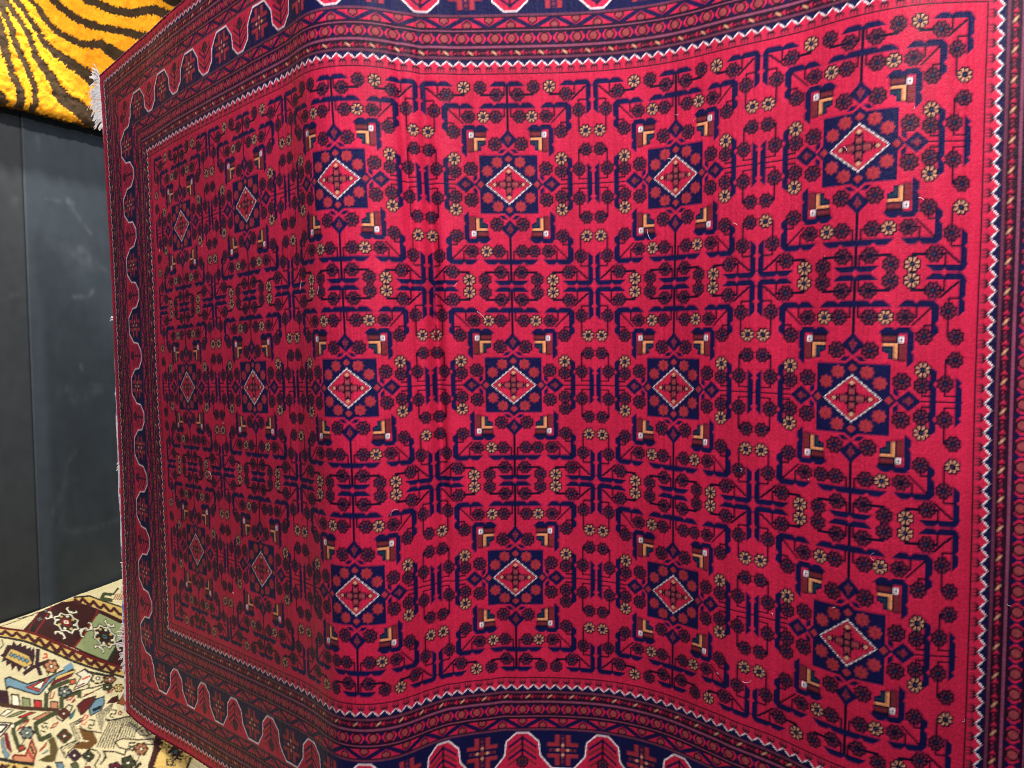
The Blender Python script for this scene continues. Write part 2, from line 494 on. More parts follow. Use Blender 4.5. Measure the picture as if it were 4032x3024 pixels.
    put(((A < 2.0) & (B < 6.9) & (B > 2.9)) | ((B < 2.0) & (A < 7.9) & (A > 3.1)), ROSE)
    put((A < 1.7) & (B < 1.7), ROSE)
    put((np.abs(A) + np.abs(B - 11.2) < 2.6) | ((A < 2.8) & (np.abs(B - 9.2) < 0.6)), DARK); put(np.abs(A) + np.abs(B - 11.2) < 1.9, TAN)
    put((np.abs(A - 12.6) + np.abs(B) < 2.6) | ((B < 2.8) & (np.abs(A - 10.4) < 0.6)), DARK); put(np.abs(A - 12.6) + np.abs(B) < 1.9, TAN)

    # the border, by distance d outside the field line and place a along the side
    sf, tf_ = si + ou, ti + ov
    d_s = np.maximum(142 - sf, sf - (NS - 1 - 142))
    d_t = np.maximum(142 - tf_, tf_ - (NT - 1 - 142))
    D = np.maximum(d_s, d_t).astype(float)
    along_s = d_t >= d_s
    a = np.where(along_s, sf - 660.0 - 5.0, tf_ - (NT - 1) / 2.0)
    pat = np.full(D.shape, RED, np.int16)
    # field
    fmask = D <= 0
    pat[infield] = cell[rr[infield], cc[infield]]
    # petals: each flower of each repeat takes its own wool
    quad = (rr > CH // 2) * 2 + (cc >= CW // 2)
    key = (pat - 100) * 101 + cellno * 7919 + quad * 613
    petal = infield & (pat >= 100)
    fid = np.where(petal, pat - 100, 0)
    tans = np.array(flower_tan)[fid]
    rare = ((key * 2654435761) >> 7) % 100 < 8
    tans = tans & ~rare
    pat[petal] = np.where(tans, TAN, PLUM)[petal]
    # guard bands, the same inside and outside the main border
    bmask = D > 0.5
    dm = np.where(D > 69.5, 139.0 - D, D)
    def bput(m, c):
        pat[bmask & m] = c
    bput((dm <= 1.7) & (D < 60), MARO)
    x10 = (a + 5) % 10 - 5
    bput((dm >= 2) & (dm < 6) & (np.abs(np.abs(x10) - 2.4) < 0.75), PLUM); bput((dm >= 2) & (dm < 6) & (np.abs(x10) < 0.7), PLUM)
    bput((dm >= 5) & (dm < 7.6) & (np.abs(x10) < 3.6 - (dm - 5) * 1.1), MARO)
    zz = 7.2 + 4.6 * np.abs(x10) / 5
    bput((dm > zz) & (dm < 13.2), NAVY)
    bput((np.abs(dm - zz) < 0.56) & (a % 1.25 < 1.0), WHITE)
    def triple(d0, n):
        for k in range(3):
            bput((dm >= d0 - 0.3 + k * (n + 0.6) / 3) & (dm < d0 - 0.3 + (k + 1) * (n + 0.6) / 3), MARO if k % 2 == 0 else LINE)
    triple(13, 3)
    x20 = (a + dm * 0.0) % 20
    h = np.where(x20 < 10, x20, x20 - 10)
    sl = h + (dm - 18.5) * 1.1 - 5
    sband = (dm >= 16) & (dm < 21)
    bput(sband & (np.abs(sl) < 2.7) & (dm > 16.6) & (dm < 20.4), MARO)
    bput(sband & (np.abs(sl) < 1.1) & (dm > 17.3) & (dm < 19.7), PLUM)
    bput(sband & (np.abs(sl) < 1.15) & (x20 < 10) & (dm > 17.2) & (dm < 19.8), TAN)
    bput(sband & (dm >= 19.5) & (dm < 20.5) & (h > 5) & (h < 9), MARO); bput(sband & (dm > 16.5) & (dm < 17.5) & (h > 1) & (h < 5), MARO)
    bput(sband & (np.abs(h - 0.7) < 0.55) & (dm > 16.6) & (dm < 20.4), MARO)
    triple(21, 5)
    x14 = (a + 7) % 14 - 7
    cb = (dm >= 26) & (dm < 35)
    rc = np.hypot(x14, dm - 30.4)
    bput(cb & (rc < 4.4), MARO); bput(cb & (rc < 3.1), ROSE)
    hg = 7 - np.abs(x14)
    bput(cb & (hg < 0.6 + np.maximum(np.abs(dm - 30.4) - 1.0, 0) * 0.9), NAVY)
    triple(35, 4)
    x33 = (a + 18.5) % 37 - 18.5
    hb = (dm >= 39) & (dm < 48)
    zw = 43.5 + 3.6 * (1 - 2 * np.abs(x33) / 18.5) * 1.35
    bput(hb & (np.abs(dm - zw) < 2.1) & (dm > 39.6) & (dm < 47.4), NAVY)
    for xc, dc in ((0.0, 41.9), (18.5, 45.1)):
        xx = np.abs((a - xc + 18.5) % 37 - 18.5)
        sg_ = 1 if dc < 43 else -1
        r3 = np.minimum(np.hypot(xx - 1.2, dm - dc + 0.5 * sg_), np.hypot(xx, dm - dc - 1.4 * sg_) + 0.9)
        bput(hb & (r3 < 3.1), MARO); bput(hb & (r3 < 1.8), ROSE)
    triple(48, 3)
    # main border
    mb = (D >= 50.5) & (D < 88.5)
    x74 = np.where(along_s, (a + 37) % 74 - 37, (a + 37 + 37) % 74 - 37)
    xa = np.abs(x74)
    edge = np.interp(xa, [0, 5.5, 15, 16.2, 17.0, 26, 31, 37], [52.5, 52.5, 61, 68, 74, 84.5, 86.5, 86.5])
    inside_dome = D > edge
    pat[mb] = NAVY
    pat[mb & inside_dome] = RED
    # white outline: near the wave in either direction
    wl = np.zeros(D.shape, bool)
    pts = [(0, 52.5), (5.5, 52.5), (15, 61), (16.4, 74), (27, 86.3), (37, 86.3)]
    for (x0, y0), (x1, y1) in zip(pts[:-1], pts[1:]):
        ex, ey = x1 - x0, y1 - y0
        q = np.clip(((xa - x0) * ex + (D - y0) * ey) / (ex * ex + ey * ey), 0, 1)
        wl |= np.hypot(xa - x0 - q * ex, D - y0 - q * ey) < 0.58
    dome = mb & inside_dome
    for off, c in ((55.5, NAVY), (61.0, BROWN), (66.5, NAVY), (72.0, BROWN)):
        e = D - off - xa * 0.75
        pat[dome & (e > 0) & (e < 2.6) & (xa < 13) & (xa > 0.9)] = c
    pat[dome & (xa < 0.9) & (D > 55) & (D < 77)] = DARK
    rf = np.hypot(xa, D - 80)
    tf = np.arctan2(D - 80, x74)
    pat[dome & (rf < 5.6)] = DARK
    pat[dome & (rf < 4.6) & (rf > 1.8) & (np.cos(8 * tf) > -0.4)] = PLUM
    pat[dome & (rf < 1)] = TEAL
    cx, cy = 37 - xa, np.abs(D - 69.0)
    nav = mb & ~inside_dome
    pat[nav & (((cx > 3.2) & (cx < 7.2) & (cy > 3.4) & (cy < 14.5)) | ((cy > 3.4) & (cy < 7.2) & (cx > 3.2) & (cx < 14)))] = BRICK
    pat[nav & (cx < 1.6) & (cy < 14) & ((cy % 4.2) > 0.9)] = PLUM
    pat[nav & (cy < 1.6) & (cx < 13) & ((cx % 4.2) > 0.9)] = PLUM
    pat[nav & ((np.abs(cx) + np.abs(cy - 4.6) < 1.9) | (np.abs(cy) + np.abs(cx - 4.6) < 1.9))] = TAN
    pat[nav & (cx + cy < 1.6)] = BRICK
    pat[mb & wl] = WHITE
    return np.clip(pat, 0, 13), D

pat, D = weave(0.0, 0.0)
rgb = np.zeros(D.shape + (3,))
for ou in (-0.22, 0.22):
    for ov in (-0.22, 0.22):
        rgb += PALETTE[weave(ou, ov)[0]] / 4

# ------------------------------------------------------------------ the red rug: mesh at one vertex for each knot
ds, dt = stray(si.astype(float), ti.astype(float))
fade = np.clip(np.minimum.reduce([si, NS - 1 - si]) / 40.0, 0, 1) * np.clip(np.minimum.reduce([ti, NT - 1 - ti]) / 40.0, 0, 1)
rx, ry, rz = cloth(si + ds * fade, ti + dt * fade)
Q = np.stack([rx, ry, rz], -1)
tu = np.gradient(Q, axis=1)
tv = np.gradient(Q, axis=0)
NRM = np.cross(tv, tu)
NRM /= np.linalg.norm(NRM, axis=2, keepdims=True)
NRM *= np.where((NRM[..., 1:2]) > 0, -1.0, 1.0)
height = rng.normal(0, 0.00020, D.shape)
height += (rng.normal(0, 0.00016, NS))[None, :] + 0.00010 * smooth_noise(D.shape, (120, 587), 3)
height += 0.0011 * smooth_noise(D.shape, (14, 22), 4) + 0.0004 * smooth_noise(D.shape, (60, 90), 5)
height += np.choose(pat, [0.0, -0.0003, -0.0004, -0.0001, 0.0002, 0.0004, 0, 0, -0.0001, -0.0001, 0, 0, -0.0003, 0.0002])
Q = Q + NRM * height[..., None]
shade = 1 + rng.normal(0, 0.07, D.shape) + 0.05 * smooth_noise(D.shape, (3, 70), 11) + 0.05 * smooth_noise(D.shape, (8, 200), 12) + 0.10 * smooth_noise(D.shape, (20, 30), 13) + 0.06 * smooth_noise(D.shape, (60, 110), 14) + 0.05 * smooth_noise(D.shape, (10, 300), 15)
shade += (rng.normal(0, 0.045, NS))[None, :]
rgb = np.clip(rgb * shade[..., None], 0.002, 0.9)

pile = wool('red_rug_pile', 0.03, 0.35, 420, spec=0.10, rough=0.50)
rug = empty('hanging_rug', (-0.2, 1.9, 0.12), 'large crimson knotted rug with navy lattice motifs hanging in soft vertical folds', 'rug')

Dc = D[:-1, :-1]
Dmax = np.maximum.reduce([D[:-1, :-1], D[1:, :-1], D[:-1, 1:], D[1:, 1:]])
part = np.zeros(Dmax.shape, np.int16)                       # 0 field
part[Dmax > 0] = 1                                         # inner guard bands
part[Dmax >= 51] = 2                                       # main border
part[Dmax >= 89] = 3                                       # outer guard bands
uc = cc[:-1, :-1] + 1 - CW / 2
vc = rr[:-1, :-1] + 1 - CH / 2
med = infield[:-1, :-1] & (np.abs(uc) <= 24.6) & (np.abs(vc) <= 24.2)
part[med] = 10 + cellno[:-1, :-1][med]
FACES = grid_faces(NT, NS)[:, ::-1]
flat_part = part.ravel()
order = np.argsort(flat_part, kind='stable')
bounds = {p: (np.searchsorted(flat_part[order], p, 'left'), np.searchsorted(flat_part[order], p, 'right')) for p in np.unique(flat_part)}
QV, RGB = Q.reshape(-1, 3), rgb.reshape(-1, 3)
NAMES = {0: 'field', 1: 'inner_guard_border', 2: 'main_border', 3: 'outer_guard_border'}
LABELS = {0: 'red field with navy bars and small flowers', 1: 'narrow striped inner border with white zigzag', 2: 'navy border with white scalloped outline and brick crosses', 3: 'narrow striped outer border with white zigzag'}
for p, (lo, hi) in bounds.items():
    f = FACES[order[lo:hi]]
    used, inv = np.unique(f, return_inverse=True)
    o = mesh_object(NAMES.get(int(p), 'medallion'), QV[used], inv.reshape(-1, 4), pile, rug, RGB[used])
    if int(p) in LABELS:
        o['label'] = LABELS[int(p)]
    else:
        o['label'] = 'navy square with brick rosettes round a white beaded diamond'

# woven back of the rug, a few millimetres behind the pile
bs = np.unique(np.append(np.arange(0, NS, 6), NS - 1))
bt = np.unique(np.append(np.arange(0, NT, 6), NT - 1))
BK = (Q - NRM * (height[..., None] + 0.007))[np.ix_(bt, bs)]
bk_rgb = PALETTE[np.clip(pat[np.ix_(bt, bs)], 0, 11)] * 0.8
mesh_object('back', BK.reshape(-1, 3), grid_faces(len(bt), len(bs)), wool('rug_back', 0.0, 0.3, 500), rug, bk_rgb.reshape(-1, 3))

def tube(pts, rad, sides=6):
    """vertices and quads of a tube along pts; rad may vary"""
    pts = np.asarray(pts, float)
    n = len(pts)
    rad = np.broadcast_to(rad, (n,))
    d = np.gradient(pts, axis=0)
    d /= np.linalg.norm(d, axis=1, keepdims=True) + 1e-12
    up = np.where(np.abs(d[:, 2:3]) > 0.9, np.array([[1.0, 0, 0]]), np.array([[0, 0, 1.0]]))
    u = np.cross(d, up)
    u /= np.linalg.norm(u, axis=1, keepdims=True) + 1e-12
    v = np.cross(d, u)
    th = np.arange(sides) * 2 * math.pi / sides
    ring = pts[:, None, :] + rad[:, None, None] * (np.cos(th)[None, :, None] * u[:, None, :] + np.sin(th)[None, :, None] * v[:, None, :])
    i, j = np.mgrid[0:n - 1, 0:sides]
    a_ = i * sides + j
    b_ = i * sides + (j + 1) % sides
    return ring.reshape(-1, 3), np.stack([a_, b_, b_ + sides, a_ + sides], -1).reshape(-1, 4)

def join_tubes(items):
    V, F, n = [], [], 0
    for v, f in items:
        V.append(v); F.append(f + n); n += len(v)
    return np.concatenate(V), np.concatenate(F)

selv = yarn('selvedge_wool', (92, 30, 52), amount=0.45, noise_scale=160)
mid = Q - NRM * 0.0035
for row in (0, NT - 1):
    line = mid[row, ::3]
    v, f = tube(line, 0.0050 + 0.0006 * np.sin(np.arange(len(line)) * 1.9), 8)
    mesh_object('selvedge', v, f, selv, rug)
v, f = tube(mid[::3, NS - 1], 0.0048, 8)
mesh_object('end_binding', v, f, selv, rug)

# flat woven end and cotton fringe on the left end
cotton = yarn('fringe_cotton', (242, 238, 234), amount=0.06, noise_scale=60, through=0.12)
tt = np.arange(0, NT, 2)
edge_p = mid[tt, 0]
out_dir = mid[tt, 0] - mid[tt, 12]
out_dir /= np.linalg.norm(out_dir, axis=1, keepdims=True)
back_dir = -NRM[tt, 0]
wid = 0.0055 * np.clip((tt - 300) / 120.0, 0.15, 1) * (1 + 0.7 * smooth_noise((len(tt), 2), (45, 1), 21)[:, 0]) + 0.006 * np.exp(-((tt - 40) / 50.0) ** 2) + 0.004 * np.exp(-((tt - 740) / 50.0) ** 2)
wid = np.clip(wid, 0.0012, 0.02)
rows = []
for q in range(5):
    k = q / 4.0
    rows.append(edge_p + out_dir * (wid * k)[:, None] - back_dir * (wid * 0.75 * k)[:, None] + NRM[tt, 0] * (0.003 * (1 - k)))
KV = np.stack(rows, 1)
kil = wool('flat_weave', 0.0, 0.5, 300)
kc = np.ones(KV.shape) * lin(226, 222, 230)
stripe = smooth_noise((len(tt), 5), (90, 2), 22)
kc[stripe > 0.35] = lin(120, 126, 190)
kc[stripe < -0.55] = lin(190, 84, 84)
mesh_object('flat_woven_end', KV.reshape(-1, 3), grid_faces(len(tt), 5), kil, rug, kc.reshape(-1, 3))

items = []
def strand(t0, length, outw, drop, lift, rad, curl):
    k = int(min(max(t0, 0), NT - 1))
    p0 = mid[k, 0]
    od = mid[k, 0] - mid[k, 12]
    od /= np.linalg.norm(od)
    bd = NRM[k, 0]
    q = np.linspace(0, 1, 9)[:, None]
    ph = random.uniform(0, 6.28)
    p = (p0 + od * outw * length * q + bd * length * (0.55 * q) + np.array([0, 0, 1.0]) * (lift * q - drop * q * q) * length
         + od * curl * length * np.sin(q * 5 + ph) * q + np.array([0, 0, 1.0]) * curl * length * np.cos(q * 6 + ph) * q)
    items.append(tube(p, np.linspace(rad, rad * 0.65, 9), 5))
def tassel(t0, n, length, outw, drop, lift, spread):
    for k in range(n):
        strand(t0 + random.gauss(0, 2.2), length * random.uniform(0.75, 1.1), outw + random.gauss(0, spread), drop + random.gauss(0, spread), lift + random.gauss(0, spread), random.uniform(0.0017, 0.0028), random.uniform(0.02, 0.13))
for t0, n, L, ow, dr, li in ((2, 9, 0.034, 0.55, 0.3, 1.2), (4, 6, 0.030, 0.2, 0.1, 0.6), (8, 9, 0.040, 0.75, 0.1, 0.9), (13, 9, 0.038, 0.8, 0.5, 0.3), (19, 9, 0.042, 0.75, 0.5, 0.1), (25, 9, 0.036, 0.8, 0.5, 0.2), (31, 9, 0.042, 0.85, 0.6, 0.4),
                             (37, 9, 0.038, 0.75, 0.8, 0.2), (43, 9, 0.040, 0.7, 0.7, 0.0), (49, 9, 0.036, 0.7, 0.6, 0.0), (56, 8, 0.030, 0.6, 0.6, 0.0), (64, 6, 0.022, 0.5, 0.6, -0.2)):
    tassel(t0, n, L, ow, dr, li, 0.10)
for k in range(12):
    strand(random.uniform(0, 60), random.uniform(0.03, 0.055), random.uniform(0.4, 1.1), random.uniform(0.0, 1.2), random.uniform(-0.5, 1.0), 0.0010, 0.25)
for t0, n, L, ow, dr, li in ((700, 5, 0.014, 0.6, 0.3, 0.0), (716, 7, 0.024, 0.7, 0.4, -0.1), (728, 8, 0.032, 0.8, 0.2, 0.0), (738, 8, 0.034, 0.85, 0.3, 0.1), (748, 8, 0.028, 0.7, 0.5, -0.1), (760, 7, 0.024, 0.5, 0.6, -0.2), (775, 5, 0.018, 0.4, 0.5, -0.2)):
    tassel(t0, n, L, ow, dr, li, 0.14)
for c0, n, L in ((325, 4, 0.016), (420, 3, 0.010), (515, 10, 0.016), (560, 5, 0.010), (640, 6, 0.012), (668, 6, 0.014)):
    tassel(c0, n, L, 0.6, 0.4, 0.1, 0.2)
v, f = join_tubes(items)
o = mesh_object('fringe', v, f, cotton, rug, kind='stuff')
o['label'] = 'tangled white cotton fringe on the left end'

# stray white fibres caught in the pile
items = []
for k in range(36):
    i0, j0 = random.randrange(150, NS - 60), random.randrange(130, NT - 130)
    p0 = QV[j0 * NS + i0] + NRM[j0, i0] * 0.001
    L = random.uniform(0.002, 0.012) if k % 5 else random.uniform(0.015, 0.03)
    ang, bend = random.uniform(0, 6.28), random.uniform(-1.6, 1.6)
    e1 = tu[j0, i0] / np.linalg.norm(tu[j0, i0]); e2 = tv[j0, i0] / np.linalg.norm(tv[j0, i0])
    q = np.linspace(-0.5, 0.5, 6)
    pts_ = np.array([p0 + L * (x * (math.cos(ang + bend * x) * e1 + math.sin(ang + bend * x) * e2)) + NRM[j0, i0] * 0.0012 for x in q])
    items.append(tube(pts_, 0.00035, 3))
v, f = join_tubes(items)
mesh_object('lint', v, f, cotton, rug, kind='stuff')

# ------------------------------------------------------------------ floor and the dark wall on the left
def painted(name, rgb, rough, noise, amount, attr=False):
    m = bpy.data.materials.new(name)
    m.use_nodes = True
    nt = m.node_tree
    b = nt.nodes['Principled BSDF']
    b.inputs['Roughness'].default_value = rough
    b.inputs['Specular IOR Level'].default_value = 0.3
    tc = nt.nodes.new('ShaderNodeTexCoord')
    n1 = nt.nodes.new('ShaderNodeTexNoise')
    n1.inputs['Scale'].default_value = noise
    n1.inputs['Detail'].default_value = 6
    nt.links.new(tc.outputs['Object'], n1.inputs['Vector'])
    mr = nt.nodes.new('ShaderNodeMapRange')
    mr.inputs['From Min'].default_value, mr.inputs['From Max'].default_value = 0.3, 0.7
    mr.inputs['To Min'].default_value, mr.inputs['To Max'].default_value = 1 - amount, 1 + amount
    nt.links.new(n1.outputs['Fac'], mr.inputs['Value'])
    mx = nt.nodes.new('ShaderNodeVectorMath')
    mx.operation = 'SCALE'
    if attr:
        at = nt.nodes.new('ShaderNodeAttribute')
        at.attribute_name = 'pile'
        nt.links.new(at.outputs['Color'], mx.inputs[0])
    else:
        mx.inputs[0].default_value = tuple(lin(*rgb))
    nt.links.new(mr.outputs['Result'], mx.inputs['Scale'])
    nt.links.new(mx.outputs['Vector'], b.inputs['Base Color'])
    bp = nt.nodes.new('ShaderNodeBump')
    bp.inputs['Strength'].default_value = 0.08
    bp.inputs['Distance'].default_value = 0.002
    nt.links.new(n1.outputs['Fac'], bp.inputs['Height'])
    nt.links.new(bp.outputs['Normal'], b.inputs['Normal'])
    return m

fl = mesh_object('floor', [(-4, -2, 0), (4, -2, 0), (4, 8, 0), (-4, 8, 0)], [(0, 1, 2, 3)], painted('floor_concrete', (96, 92, 88), 0.7, 6, 0.2), smooth=False)
fl['kind'] = 'structure'

def wall_panel(name, w0, w1, z0, z1, off, rgb, marks, step, parent):
    nw, nz = int((w1 - w0) / step) + 1, int((z1 - z0) / step) + 1
    W, Z = np.meshgrid(np.linspace(w0, w1, nw), np.linspace(z0, z1, nz))
    c = np.ones(W.shape) * 1.0
    tint = smooth_noise(W.shape, (max(2, int((z1 - z0) * 3)), max(2, int((w1 - w0) * 5))), 31)
    c = 1 + 0.10 * tint + 0.05 * smooth_noise(W.shape, (max(2, int((z1 - z0) * 12)), max(2, int((w1 - w0) * 30))), 32)
    base = np.ones(W.shape + (3,)) * lin(*rgb) * c[..., None]
    chalk_or_light = lin(150, 160, 170)
    for px, width, strength in marks:
        p3 = on_wall(px, off)
        ww, zz_ = (p3 - WALL_A) @ WDIR, p3[:, 2]
        best = np.full(W.shape, 9.0)
        for k in range(len(ww) - 1):
            ex, ey = ww[k + 1] - ww[k], zz_[k + 1] - zz_[k]
            q = np.clip(((W - ww[k]) * ex + (Z - zz_[k]) * ey) / (ex * ex + ey * ey + 1e-9), 0, 1)
            best = np.minimum(best, np.hypot(W - ww[k] - q * ex, Z - zz_[k] - q * ey))
        g = np.exp(-(best / (width * 1.3)) ** 2) * strength * 0.45 * np.clip(0.6 + 0.6 * smooth_noise(W.shape, (int((z1 - z0) * 25), int((w1 - w0) * 50) + 2), 33), 0, 1)
        base = base * (1 - g[..., None]) + chalk_or_light * g[..., None]
    P3 = WALL_A[None, None, :] + W[..., None] * WDIR + WNOR * off
    P3[..., 2] = Z
    V = P3.reshape(-1, 3)
    F = grid_faces(nz, nw)
    n0 = len(V)
    # edges back to the wall core so that the sheet has thickness
    ring = np.concatenate([np.arange(nw), np.arange(1, nz) * nw + nw - 1, (nz - 1) * nw + np.arange(nw - 2, -1, -1), np.arange(nz - 2, 0, -1) * nw])
    back = V[ring] - WNOR * 0.04
    nr = len(ring)
    idx = np.arange(nr)
    F2 = np.stack([ring[idx], n0 + idx, n0 + (idx + 1) % nr, ring[(idx + 1) % nr]], 1)
    Cc = np.concatenate([base.reshape(-1, 3), base.reshape(-1, 3)[ring]])
    return mesh_object(name, np.concatenate([V, back]), np.concatenate([F, F2]), painted(name + '_paint', rgb, 0.62, 14, 0.10, True), parent, Cc)

core = empty('wall', tuple(WALL_A), 'dark grey painted board wall smudged with pale chalky marks and a painted arc of lamplight', 'wall')
core['kind'] = 'structure'
joint = float((on_wall([(123, 1400)])[0] - WALL_A) @ WDIR)
zz0 = [(0, 400), (1.508, 1.0)]
def za(*p):        # marks read from an enlargement of the upper part of the wall
    return [(x / 1.508, 400 + y / 1.508) for x, y in p]
def zb(*p):        # and of the lower part
    return [(x / 1.58, 1400 + y / 1.58) for x, y in p]
marks_right = [
    (za((220, 215), (232, 290)), 0.010, 0.20), (za((275, 575), (350, 590), (410, 598)), 0.006, 0.18),
    (za((405, 585), (420, 605)), 0.012, 0.35), (za((435, 640), (490, 715), (540, 785)), 0.007, 0.25),
    (za((385, 850), (400, 870)), 0.02, 0.15), (za((455, 905), (490, 930), (540, 965)), 0.025, 0.22), (za((480, 880), (545, 960)), 0.018, 0.18),
    (za((440, 1160), (520, 1160), (555, 1125)), 0.010, 0.35), (za((460, 1170), (465, 1300)), 0.008, 0.12), (za((480, 1560), (487, 1590)), 0.008, 0.22),
    (za((600, 990), (620, 1000)), 0.012, 0.16),
    (zb((370, 210), (430, 225), (470, 275)), 0.018, 0.26), (zb((620, 212), (580, 225), (550, 265)), 0.018, 0.26),
    (zb((560, 178), (700, 190)), 0.005, 0.16), (zb((470, 590), (415, 680), (412, 800)), 0.009, 0.16),
    (zb((285, 1030), (370, 1080), (470, 1095), (600, 1070), (730, 1020)), 0.012, 0.16), (zb((300, 990), (380, 900), (400, 800)), 0.018, 0.14),  # the long arc is the lower rim of a spotlight's pool, painted pale
    (zb((330, 1040), (335, 960)), 0.012, 0.12), (zb((385, 1070), (390, 900)), 0.016, 0.12), (zb((430, 770), (490, 772)), 0.004, 0.12),
    (zb((720, 860), (730, 1020)), 0.014, 0.15), (zb((500, 60), (512, 90)), 0.006, 0.2),
]
marks_left = [(za((180, 870), (205, 950)), 0.008, 0.20), (za((90, 580), (85, 600)), 0.012, 0.14), (za((30, 1165), (95, 1145)), 0.010, 0.18), (za((190, 880), (270, 880)), 0.006, 0.12)]
wall_panel('wall_panel', joint, 2.6, 0.0, 3.7, 0.0, (58, 67, 76), marks_right, 0.008, core)
wall_panel('wall_panel', -1.2, joint - 0.004, 0.0, 3.7, -0.002, (52, 56, 60), marks_left, 0.012, core)

# ------------------------------------------------------------------ the tiger-striped rug hanging on the wall
def z1(pts):
    return [(x / 2.765, y / 2.765) for x, y in pts]
OFF = 0.11
STRIPES = [
    ([(-120, -120), (0, 60), (60, 170), (110, 280), (150, 400), (190, 510), (240, 620), (300, 720), (345, 840), (390, 960), (402, 1080), (385, 1240), (380, 1330)], [90, 80, 66, 60, 58, 60, 70]),
    ([(-140, 60), (-60, 200), (0, 330), (40, 440), (65, 560), (110, 690), (150, 820), (200, 900), (240, 990), (248, 1180), (240, 1300)], [150, 130, 110, 66, 70, 72, 66]),
    ([(-160, 900), (-40, 960), (40, 1060), (80, 1160), (110, 1250)], [60, 90, 110]),
    ([(-40, -160), (30, -10), (100, 70), (180, 175), (230, 260), (290, 335), (325, 430), (370, 530), (400, 620), (450, 690), (520, 780), (580, 870), (640, 990), (720, 1080), (850, 1170), (950, 1250), (1080, 1370)], [70, 66, 60, 60, 64, 66, 80, 110, 140, 120]),
    ([(120, -120), (170, 0), (250, 100), (310, 190), (375, 275), (430, 380), (490, 470), (580, 560), (690, 635), (830, 735), (930, 800), (1010, 870)], [66, 62, 56, 60, 74, 96, 110]),
    ([(270, -120), (340, 0), (420, 95), (480, 205), (560, 290), (640, 360), (760, 420), (880, 475), (1000, 490), (1080, 480), (1180, 545), (1270, 600), (1340, 640)], [60, 58, 60, 58, 60, 76, 110, 120]),
    ([(520, -110), (580, 0), (650, 70), (740, 140), (860, 220), (960, 260), (1080, 300), (1200, 315), (1340, 345), (1480, 380), (1620, 410), (1720, 450)], [66, 66, 70, 74, 64, 80, 100]),
    ([(840, -90), (960, 0), (1060, 35), (1200, 100), (1330, 128), (1480, 140), (1600, 112), (1700, 105), (1830, 155), (1960, 200), (2100, 250)], [70, 76, 80, 84, 90, 100]),
    ([(1640, -120), (1790, -40), (1880, 10), (2050, 70), (2200, 100)], [70, 76, 80]),
]
tiger_polys = []
for pts_, w in STRIPES:
    wv = np.interp(np.linspace(0, 1, len(pts_)), np.linspace(0, 1, len(w)), w) * np.interp([p_[0] + p_[1] * 0.6 for p_ in pts_], [200, 1000], [0.98, 1.22])
    tiger_polys += [z1(q) for q in stroke_polys(pts_, wv)]
STEP = 0.006
TW = np.arange(-0.55, 1.75, STEP)
Z_LOW = float(on_wall([(0, 400)], OFF)[0][2])
TZ = np.arange(Z_LOW, Z_LOW + 1.15, STEP)
W, Z = np.meshgrid(TW, TZ)
Wj = W + 0.0022 * rng.normal(size=W.shape) + 0.004 * smooth_noise(W.shape, (90, 160), 41)
Zj = Z + 0.0022 * rng.normal(size=W.shape) + 0.004 * smooth_noise(W.shape, (90, 160), 42)
dark = np.zeros(W.shape, bool)
for q in tiger_polys:
    p3 = on_wall(q, OFF)
    dark |= fill_poly(Wj, Zj, np.stack([(p3 - WALL_A) @ WDIR, p3[:, 2]], 1))
tone = smooth_noise(W.shape, (26, 40), 43) * 0.5 + smooth_noise(W.shape, (70, 110), 44) * 0.35 + rng.normal(0, 0.28, W.shape)
gold, amber, umber = lin(238, 170, 36), lin(206, 116, 14), lin(58, 44, 30)
k = np.clip(0.35 + 0.5 * tone, 0, 1)[..., None]
tc_ = gold * (1 - k) + amber * k
tc_[dark] = (umber * (1 + 0.35 * tone[..., None]))[dark]
hgt = 0.003 * smooth_noise(W.shape, (60, 100), 45) + rng.normal(0, 0.0009, W.shape) - 0.003 * dark
hgt = hgt + 0.012 * smooth_noise(W.shape, (3, 5), 46)
edge_d = np.minimum.reduce([W - TW[0], TW[-1] - W, Z - TZ[0], TZ[-1] - Z])
hgt -= 0.022 * np.exp(-(edge_d / 0.014))
P3 = WALL_A[None, None] + W[..., None] * WDIR + WNOR * (OFF + hgt)[..., None]
P3[..., 2] = Z + np.where(Z < TZ[0] + 0.012, rng.normal(0, 0.0025, W.shape), 0)
tiger = empty('tiger_stripe_rug', tuple(WALL_A + WDIR * 0.6 + WNOR * OFF + np.array([0, 0, Z_LOW])), 'yellow shaggy rug with brown tiger stripes hanging high on the dark wall', 'rug')
shag = wool('tiger_pile', 0.15, 0.6, 260, mottled=0.2, sheen_tint=(1, 0.95, 0.8))
nz, nw = W.shape
V = P3.reshape(-1, 3)
ring = np.concatenate([np.arange(nw), np.arange(1, nz) * nw + nw - 1, (nz - 1) * nw + np.arange(nw - 2, -1, -1), np.arange(nz - 2, 0, -1) * nw])
mesh_object('striped_pile', V, grid_faces(nz, nw), shag, tiger, np.clip(tc_, 0.004, 0.9).reshape(-1, 3))
back = V[ring] - WNOR * 0.03
nr = len(ring); idx = np.arange(nr)
mesh_object('edge', np.concatenate([V[ring], back]), np.stack([idx, nr + idx, nr + (idx + 1) % nr, (idx + 1) % nr], 1), yarn('tiger_edge', (120, 84, 24)), tiger)
bq = [TW[0], TW[-1]]; bz = [TZ[0], TZ[-1]]
BV = [WALL_A + WDIR * w_ + WNOR * (OFF - 0.052) + np.array([0, 0, z_ - WALL_A[2]]) for w_, z_ in ((bq[0], bz[0]), (bq[1], bz[0]), (bq[1], bz[1]), (bq[0], bz[1]))]
mesh_object('back', BV, [(0, 3, 2, 1)], yarn('tiger_back', (150, 130, 96)), tiger, smooth=False)

